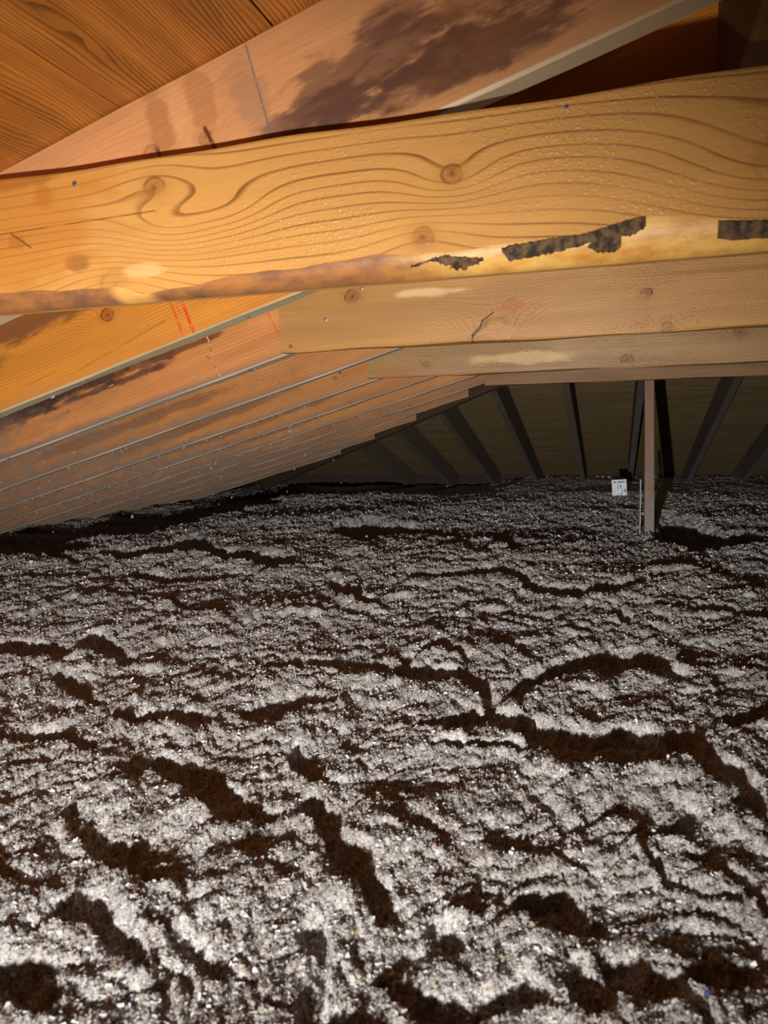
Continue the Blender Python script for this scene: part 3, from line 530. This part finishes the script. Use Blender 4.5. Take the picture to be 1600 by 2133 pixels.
ORD = ['first', 'second', 'third', 'fourth', 'fifth', 'sixth', 'seventh', 'eighth', 'ninth', 'tenth', 'eleventh', 'twelfth', 'thirteenth']
LBL = ['tan rafter with purple-grey stains, crossing above the nearest collar tie',
       'golden rafter with two red chalk strokes, just under the nearest collar tie',
       'brown rafter with a black stain and a vertical resin streak, meeting the second collar tie',
       'orange-brown rafter with dusty lower edge, passing under the second collar tie',
       'dusty brown rafter with small knots that carries the third collar tie on its face',
       'plain honey-brown rafter just behind the third collar tie',
       'smooth brown rafter that carries the left end of the fourth collar tie',
       'short rafter with cracks running down its face, next behind the fourth collar tie',
       'short brown jack rafter, topmost of the four stepped rafter ends',
       'short brown jack rafter, second of the stepped rafter ends going down the hip',
       'short dim jack rafter, third of the stepped rafter ends going down the hip',
       'short dim jack rafter, lowest of the stepped rafter ends, nearly at the insulation']
rafters = []
for i in range(12):
    Y = Y0 + i * S
    xt = XR if i < 6 else min(XR - .002, -.7785 - (i - 8) * S)
    O = (xt, Y, A + M * xt)
    L = (xt - (XC - XE + .12)) / CT
    mat = {0: m_r0, 1: m_r1, 2: m_r2}.get(i, m_raf if i < 7 else m_jack)
    # measured from the ridge, so shift the local origin of the jacks along the slope
    x0 = (XR - xt) / CT
    me = beam_mesh('rafter', L, -T, 0, HR, skew0=-HR * math.tan(TH) * -1 * -1, skew1=0, n=40, seed=i, wob=.0009)
    for vv in me.vertices: vv.co.x += x0
    mw = frame((XR, Y, A + M * XR), (-CT, 0, -ST), (0, -1, 0), (-ST, 0, CT))
    o = link('rafter' if i < 7 else 'jack_rafter', me, mat, None, mw)
    tag(o, LBL[i], 'rafter', 'rafters of the left roof slope')
    rafters.append(o)
    if 1 <= i <= 8: fuzz(o, [0, 50, 120, 200, 280, 360, 420, 420, 300][i], 1.0 if i < 4 else 1.2, 3.2, 50 + i)
# resin streak and red-brown drips on the stained rafter
def tube(name, pts, rads, mat, parent, flat=.6):
    v = []; f = []; n = 6
    for i, (p, r_) in enumerate(zip(pts, rads)):
        p = Vector(p); d = (Vector(pts[min(i + 1, len(pts) - 1)]) - Vector(pts[max(i - 1, 0)])).normalized()
        s = d.cross(Vector((0, 1, 0))).normalized(); u_ = Vector((0, 1, 0))
        for k_ in range(n):
            a = k_ * 2 * math.pi / n; v.append(p + s * math.cos(a) * r_ + u_ * math.sin(a) * r_ * flat)
        if i: f += [((i - 1) * n + k_, (i - 1) * n + (k_ + 1) % n, i * n + (k_ + 1) % n, i * n + k_) for k_ in range(n)]
    f += [tuple(range(n))[::-1], tuple(range((len(pts) - 1) * n, len(pts) * n))]
    me = bpy.data.meshes.new(name); me.from_pydata(v, [], f)
    for p_ in me.polygons: p_.use_smooth = True
    return link(name, me, mat, parent)
tube('resin_streak', [(1.125, .0005, .118), (1.117, .001, .109), (1.113, .001, .09), (1.117, .001, .074), (1.119, .001, .05), (1.12, .001, .032), (1.117, .001, .02), (1.113, .0008, .004)],
     [.0015, .003, .0022, .002, .0022, .0026, .002, .0035], m_resin, rafters[2])
tube('resin_streak', [(1.134, .0004, .066), (1.126, .0008, .056), (1.12, .001, .042)], [.0008, .0016, .0014], m_resin, rafters[2])
# split grain on the face of the eighth rafter: proud slabs of split grain
for q, (xa, xb) in enumerate([(.62, .70), (.72, .79), (.83, .97), (1.0, 1.1), (1.13, 1.3)]):
    lo = [(xa + .004, -.001, .05), (xb - .006, -.001, .045), (xb + .006, -.001, .135), (xa + .012, -.001, .14)]
    hi = [(x, .004, z) for x, _, z in lo]
    link('split_slab', prism('split_slab', lo, hi), m_jack, rafters[7])

# ------------------------------------------------------------------ ridge board, hips, far slope
rb = link('ridge_board', beam_mesh('ridge_board', YH + .98, -.019, .019, .20, n=20, seed=31), m_ridge, None, frame((XC, -.98, ZRT - .205), (0, 1, 0), (-1, 0, 0), (0, 0, 1)))
tag(rb, 'dark brown ridge board at the top right, ends of rafters butt against it', 'ridge board')
s2 = math.sqrt(2); hm = M / s2; hl = math.sqrt(1 + hm * hm)
for sx, lab in ((-1, 'dark sloping hip rafter behind the stepped rafter ends, left of the post'), (1, 'dark sloping hip rafter on the right, hidden beyond the fourth collar tie')):
    Lh = (XE - .1) * s2 * hl
    ex = (sx / s2 / hl, 1 / s2 / hl, -hm / hl); ez = (sx * hm / s2 / hl, hm / s2 / hl, 1 / hl)
    ey = Vector(ez).cross(Vector(ex))
    o = link('hip_rafter', beam_mesh('hip_rafter', Lh, -.019, .019, .19, n=16, seed=33), m_hip, None, frame((XC, YH, ZRT - .19 / hl - .012), ex, ey, ez))
    tag(o, lab, 'rafter')
FARL = {-3: 'far slope rafter, leftmost dim dusty one below the rafter ends', -2: 'far slope rafter, second dim one from the left below the rafter ends',
        -1: 'dusty far slope rafter, third from the left in the dark', 0: 'far slope rafter close left of the upright post, dusty grey with fuzzy lower end',
        1: 'far slope rafter first to the right of the post, grey and leaning', 2: 'far slope rafter at the right edge, second right of the post'}
FX = {-4: -1.42, -3: -1.02, -2: -.635, -1: -.245, 0: .13, 1: .58, 2: .98, -5: -1.83, 3: 1.39}
FARL.update({-4: 'very dim far slope rafter low in the dark, fifth left of the post', -5: 'faintest far slope rafter, lowest at the left beside the hip', 3: 'far slope rafter beyond the right edge, third right of the post'})
FARL.update({-1: 'dusty far slope rafter, first to the left of the one behind the post', -2: 'far slope rafter second to the left of the one behind the post, straight and dark',
             -3: 'far slope rafter under the top stepped rafter end, third left of the post'})
for k_, fx in FX.items():
    st = abs(fx - XC) + .03 if abs(fx - XC) > .05 else .05        # jacks start where they meet a hip
    yt = YH + st
    mw = frame((fx, yt, ZRT - M * (yt - YH) - VD), (0, CT, -ST), (1, 0, 0), (0, ST, CT))
    Lf = (YH + XE - .12 - yt) / CT
    o = link('far_rafter', beam_mesh('far_rafter', Lf, -T / 2, T / 2, HR, skew0=HR * math.tan(TH) * 0, n=16, seed=60 + k_), m_far, None, mw)
    tag(o, FARL[k_], 'rafter', 'rafters of the far hip slope')
    if k_ == 0: fuzz(o, 90, 2.2, 3.1, 90)

# ------------------------------------------------------------------ collar ties
TT = .0381; TH_ = .1635
# nearest tie: waned lower front edge
WX = [-.9, -.85, -.77, -.65, -.59, -.558, -.53, -.39, -.244, -.138, -.04, .027, .095, .137, .3, .6, 1.3]
WH = [.02, .022, .022, .019, .017, .005, .008, .019, .025, .022, .027, .038, .031, .024, .02, .018, .018]
XR1 = 1.14
def wane_h(x): return float(np.interp(x, WX, WH)) + .0012 * math.sin(x * 41) + .0008 * math.sin(x * 97 + 1)
def wane_pt(x, f, off=0.0):
    """point on the rounded wane: f = 0 at the arris on the face, 1 at the underside"""
    h = wane_h(x); d = .024; a = f * math.pi / 2
    yy = d * (1 - math.cos(a)) * .9 + d * .1 * f; zz = h * (1 - math.sin(a) * .75 - .25 * f)
    return (x - XL1, yy - off * math.cos(a * .8), zz - off * math.sin(a * .8))
def near_tie():
    n = 150; v = []; f = []; mi = []
    for i in range(n + 1):
        s = i / n; x = XL1 + (XR1 - XL1) * s
        ring = [wane_pt(x, q) for q in (0, .25, .5, .75, 1)]
        tp = TH_ + .0012 * math.sin(x * 13) + .0008 * math.sin(x * 31)
        lx = x - XL1
        ring += [(lx, TT - .003, .0), (lx, TT, .003), (lx, TT, tp - .003), (lx, TT - .003, tp), (lx, .004, tp), (lx, .0012, tp - .0012), (lx, 0, tp - .004)]
        if i == 0: ring = [(px + max(0, pz) / TH_ * .09 * 0, py, pz) for px, py, pz in ring]
        v += ring
    k_ = 12
    for i in range(n):
        for j in range(k_):
            a, b_ = i * k_ + j, i * k_ + (j + 1) % k_
            f.append((a, b_, b_ + k_, a + k_)); mi.append(1 if j < 4 else 0)
    f += [tuple(range(k_)), tuple(range(n * k_, n * k_ + k_))]; mi += [0, 0]
    me = bpy.data.meshes.new('collar_tie'); me.from_pydata(v, [], f)
    me.materials.append(m_t1); me.materials.append(m_wane)
    me.polygons.foreach_set('material_index', mi); me.polygons.foreach_set('use_smooth', [q == 1 for q in mi])
    bm = bmesh.new(); bm.from_mesh(me); bmesh.ops.recalc_face_normals(bm, faces=bm.faces); bm.to_mesh(me); bm.free()
    return me
ties = []
t1 = link('collar_tie', near_tie(), [], None, Matrix.Translation((XL1, Y0 - TT, EYE + .1665)))
tag(t1, 'nearest golden collar tie across the picture, bark left on its waned lower edge', 'collar tie', 'collar ties')
ties.append(t1)
for q, (xl, m_, lab, bot) in enumerate([(XL2, m_t2, 'second collar tie from the viewer, honey wood with a dark split by a knot', .1875),
                                   (XL3, m_t3, 'third collar tie from the viewer, dull tan with pale scuffs', .1795),
                                   (-.543, m_t4, 'fourth and farthest collar tie, a narrow brown strip above the post', .186)]):
    me = beam_mesh('collar_tie', 1.14 - xl, 0, TT, TH_, n=40, seed=80 + q, wob=.0014)
    o = link('collar_tie', me, m_, None, Matrix.Translation((xl, Y0 + 2 * (q + 1) * S - TT, EYE + bot)))
    tag(o, lab, 'collar tie', 'collar ties'); ties.append(o)
def nail(parent, x, z, r=.0032):
    v = []; f = []
    for ri, (rr_, yy) in enumerate([(r, 0.0), (r, -.0009), (r * .72, -.0013)]):
        for k_ in range(12):
            a = k_ * math.pi / 6; v.append((math.cos(a) * rr_, yy, math.sin(a) * rr_))
    for ri in range(2):
        f += [(ri * 12 + k_, ri * 12 + (k_ + 1) % 12, ri * 12 + 12 + (k_ + 1) % 12, ri * 12 + 12 + k_) for k_ in range(12)]
    f.append(tuple(range(24, 36)))
    me = bpy.data.meshes.new('nail'); me.from_pydata(v, [], f)
    return link('nail', me, m_nail, parent, Matrix.Translation((x, 0, z)))
nail(t1, *k1(-.642, .312)); nail(t1, *k1(-.05, .318), .0022)
nail(ties[1], *k2(-.548, .32), .0042); nail(ties[1], *k2(-.637, .257), .0042)
def bark(xa, xb, ft, fb, n, jag, off=.0016, seed=0):
    """a strip of bark still on the wane, its edges ragged: ft, fb = upper and lower limit along the strip"""
    r = np.random.default_rng(seed); v = []; f = []
    for i in range(n + 1):
        s = i / n; x = xa + (xb - xa) * s
        a = float(np.interp(s, *ft)) + r.uniform(-jag, jag); b_ = float(np.interp(s, *fb)) + r.uniform(-jag, jag) * 1.6
        b_ = max(b_, a + .02)
        for g, o_ in ((a, 0), (a + (b_ - a) * .08, off), (a + (b_ - a) * .5, off * r.uniform(.7, 1.5)), (a + (b_ - a) * .92, off), (b_, 0)):
            v.append(wane_pt(x, g, o_) if g >= 0 else (x - XL1, -o_, wane_h(x) - g * .03))
    for i in range(n):
        for j in range(4): f.append((i * 5 + j, i * 5 + j + 1, i * 5 + j + 6, i * 5 + j + 5))
    f += [(0, 1, 2, 3, 4), tuple(n * 5 + j for j in range(5))]
    me = bpy.data.meshes.new('bark_strip'); me.from_pydata(v, [], f)
    bm = bmesh.new(); bm.from_mesh(me); bmesh.ops.recalc_face_normals(bm, faces=bm.faces); bm.to_mesh(me); bm.free()
    return link('bark_strip', me, m_bark, t1)
bark(-.115, .027, ([0, .1, .6, 1], [.1, .02, -.05, .0]), ([0, .05, .35, .6, .9, 1], [.2, .5, .4, .25, .3, .18]), 60, .02, seed=1)
bark(-.028, .004, ([0, .2, 1], [.3, .2, .2]), ([0, .3, .8, 1], [.34, .52, .58, .5]), 16, .015, seed=2)
bark(.093, .26, ([0, .1, 1], [.05, .0, .0]), ([0, .1, .4, 1], [.45, .5, .45, .4]), 50, .012, seed=3)
bark(-.215, -.135, ([0, .5, 1], [.35, .1, .3]), ([0, .3, .6, .8, 1], [.4, .26, .5, .42, .4]), 40, .03, seed=4)
bark(-.172, -.14, ([0, .5, 1], [.5, .35, .4]), ([0, .5, 1], [.55, .62, .45]), 16, .04, seed=5)

# ------------------------------------------------------------------ right slope rafters that carry the ties (out of the picture)
for i in range(6):
    if i % 2: continue
    Y = Y0 + i * S
    o = link('rafter', beam_mesh('rafter', 2.6, 0, T, HR, n=10, seed=i + 200), m_raf, None, frame((2 * XC - XR, Y, ZRT - M * .019 - VD), (CT, 0, -ST), (0, 1, 0), (ST, 0, CT)))
    tag(o, 'right slope rafter carrying the right end of the %s collar tie' % ['nearest', '', 'second', '', 'third'][i], 'rafter', 'rafters of the right roof slope')

# ------------------------------------------------------------------ post under the end of the ridge
pm = beam_mesh('post', .945, -.02, .02, .088, n=20, seed=77, wob=.0008)
ptop = Vector((.134, 3.392, EYE + .392)); pbot = Vector((.1495, 3.392, EYE - .555))
dz = (ptop - pbot).normalized(); ex = dz; ey = Vector((-1, 0, 0)); ey = (ey - ex * ey.dot(ex)).normalized(); ez = ex.cross(ey)
po = link('post', pm, m_post, None, frame(pbot, ex, ey, ez))
tag(po, 'upright wooden post rising out of the insulation to the roof', 'post')

# ------------------------------------------------------------------ depth markers
m_card = plain('white_card', srgb(214, 220, 226), .6, 0, srgb(196, 204, 212), 40)
m_ink = plain('dark_print', srgb(40, 42, 60), .7)
m_ink2 = plain('blue_print', srgb(24, 66, 84), .7, 0, srgb(60, 110, 128), 300)
def text(s, size, x, z, parent, mat, name='number'):
    cu_ = bpy.data.curves.new('txt', 'FONT'); cu_.body = s; cu_.size = size; cu_.extrude = .0002; cu_.resolution_u = 3
    o = bpy.data.objects.new('txt', cu_); COL.objects.link(o)
    me = bpy.data.meshes.new_from_object(o.evaluated_get(bpy.context.evaluated_depsgraph_get())); bpy.data.objects.remove(o)
    me.materials.clear(); me.name = name
    return link(name, me, mat, parent, Matrix.Translation((x, -.0012, z)) @ Matrix.Rotation(math.pi / 2, 4, 'X'))
def marker(loc, rot, label):
    wd, ht = .089, .52
    r = bpy.data.objects.new('depth_marker', None); COL.objects.link(r)
    r.matrix_basis = Matrix.Translation(loc) @ rot; tag(r, label, 'depth marker'); r.empty_display_size = .05
    n = 10; lo = [(-wd / 2, 0, 0), (wd / 2, 0, 0), (wd / 2, 0, ht), (-wd / 2, 0, ht)]
    link('card', prism('card', [(x, -.0008, z) for x, _, z in lo], [(x, .0008, z) for x, _, z in lo]), m_card, r)
    # print: a dark headline, then one number per inch, alternating left and right
    for q in range(11):
        if q in (3,): continue
        x = -.036 + q * .0066; hh = .0075 + .002 * ((q * 7) % 3)
        link('headline', prism('headline', [(x, -.0012, ht - .020), (x + .0052, -.0012, ht - .020), (x + .0052, -.0012, ht - .020 + hh), (x, -.0012, ht - .020 + hh)],
                               [(x, -.0006, ht - .020), (x + .0052, -.0006, ht - .020), (x + .0052, -.0006, ht - .020 + hh), (x, -.0006, ht - .020 + hh)]), m_ink2, r)
    for q, nb in enumerate((19, 18, 17, 16)):
        z = ht - .0575 - q * .0262
        text(str(nb), .034, -.018 if q % 2 == 0 else .010, z, r, m_ink)
        link('tick', prism('tick', [(-.036, -.0012, z + .004), (-.022, -.0012, z + .004), (-.022, -.0012, z + .005), (-.036, -.0012, z + .005)],
                           [(-.036, -.0006, z + .004), (-.022, -.0006, z + .004), (-.022, -.0006, z + .005), (-.036, -.0006, z + .005)]), m_ink, r)
    return r
R_ = lambda az, roll: Matrix.Rotation(az, 4, 'Z') @ Matrix.Rotation(roll, 4, 'Y')
marker((.068, 4.92, EYE - .338 - .52), R_(0, -math.radians(4)), 'white insulation depth marker printed 19 and 18, left of the post')
marker((.107, 3.30, EYE - .222 - .52), R_(math.radians(91.2), math.radians(-1.5)), 'white depth marker seen edge-on against the left side of the post')
# small bright nail below the far rafter behind the post
ni = tube('nail', [(2.86, -.045, .02), (2.86, .005, .022)], [.0022, .0022], m_nail, next(o for o in bpy.data.objects if o.name.startswith('far_rafter') and o.get('label', '').startswith('far slope rafter close')), 1)

# ------------------------------------------------------------------ motes of dust hanging in the lamp light on the left
def motes(n):
    r = np.random.default_rng(11); v = []; f = []
    for q in range(n):
        p = Vector((r.uniform(-1.35, -.05), r.uniform(.3, 2.0), EYE + r.uniform(-.36, .14)))
        if p.x > -.25 * p.y: p.x -= .4
        R = r.uniform(.0006, .0016) * (1 + p.length * .6)
        k0 = len(v)
        v += [p + Vector(d) * R * r.uniform(.6, 1.3) for d in ((1, 0, 0), (-1, 0, 0), (0, 1, 0), (0, -1, 0), (0, 0, 1), (0, 0, -1))]
        f += [(k0 + a, k0 + b, k0 + c) for a, b, c in ((0, 2, 4), (2, 1, 4), (1, 3, 4), (3, 0, 4), (2, 0, 5), (1, 2, 5), (3, 1, 5), (0, 3, 5))]
    me = bpy.data.meshes.new('airborne_dust'); me.from_pydata(v, [], f)
    o = link('airborne_dust', me, m_fuzz); o['kind'] = 'stuff'
    tag(o, 'pale specks of dust floating in front of the left rafters', 'dust')
motes(70)
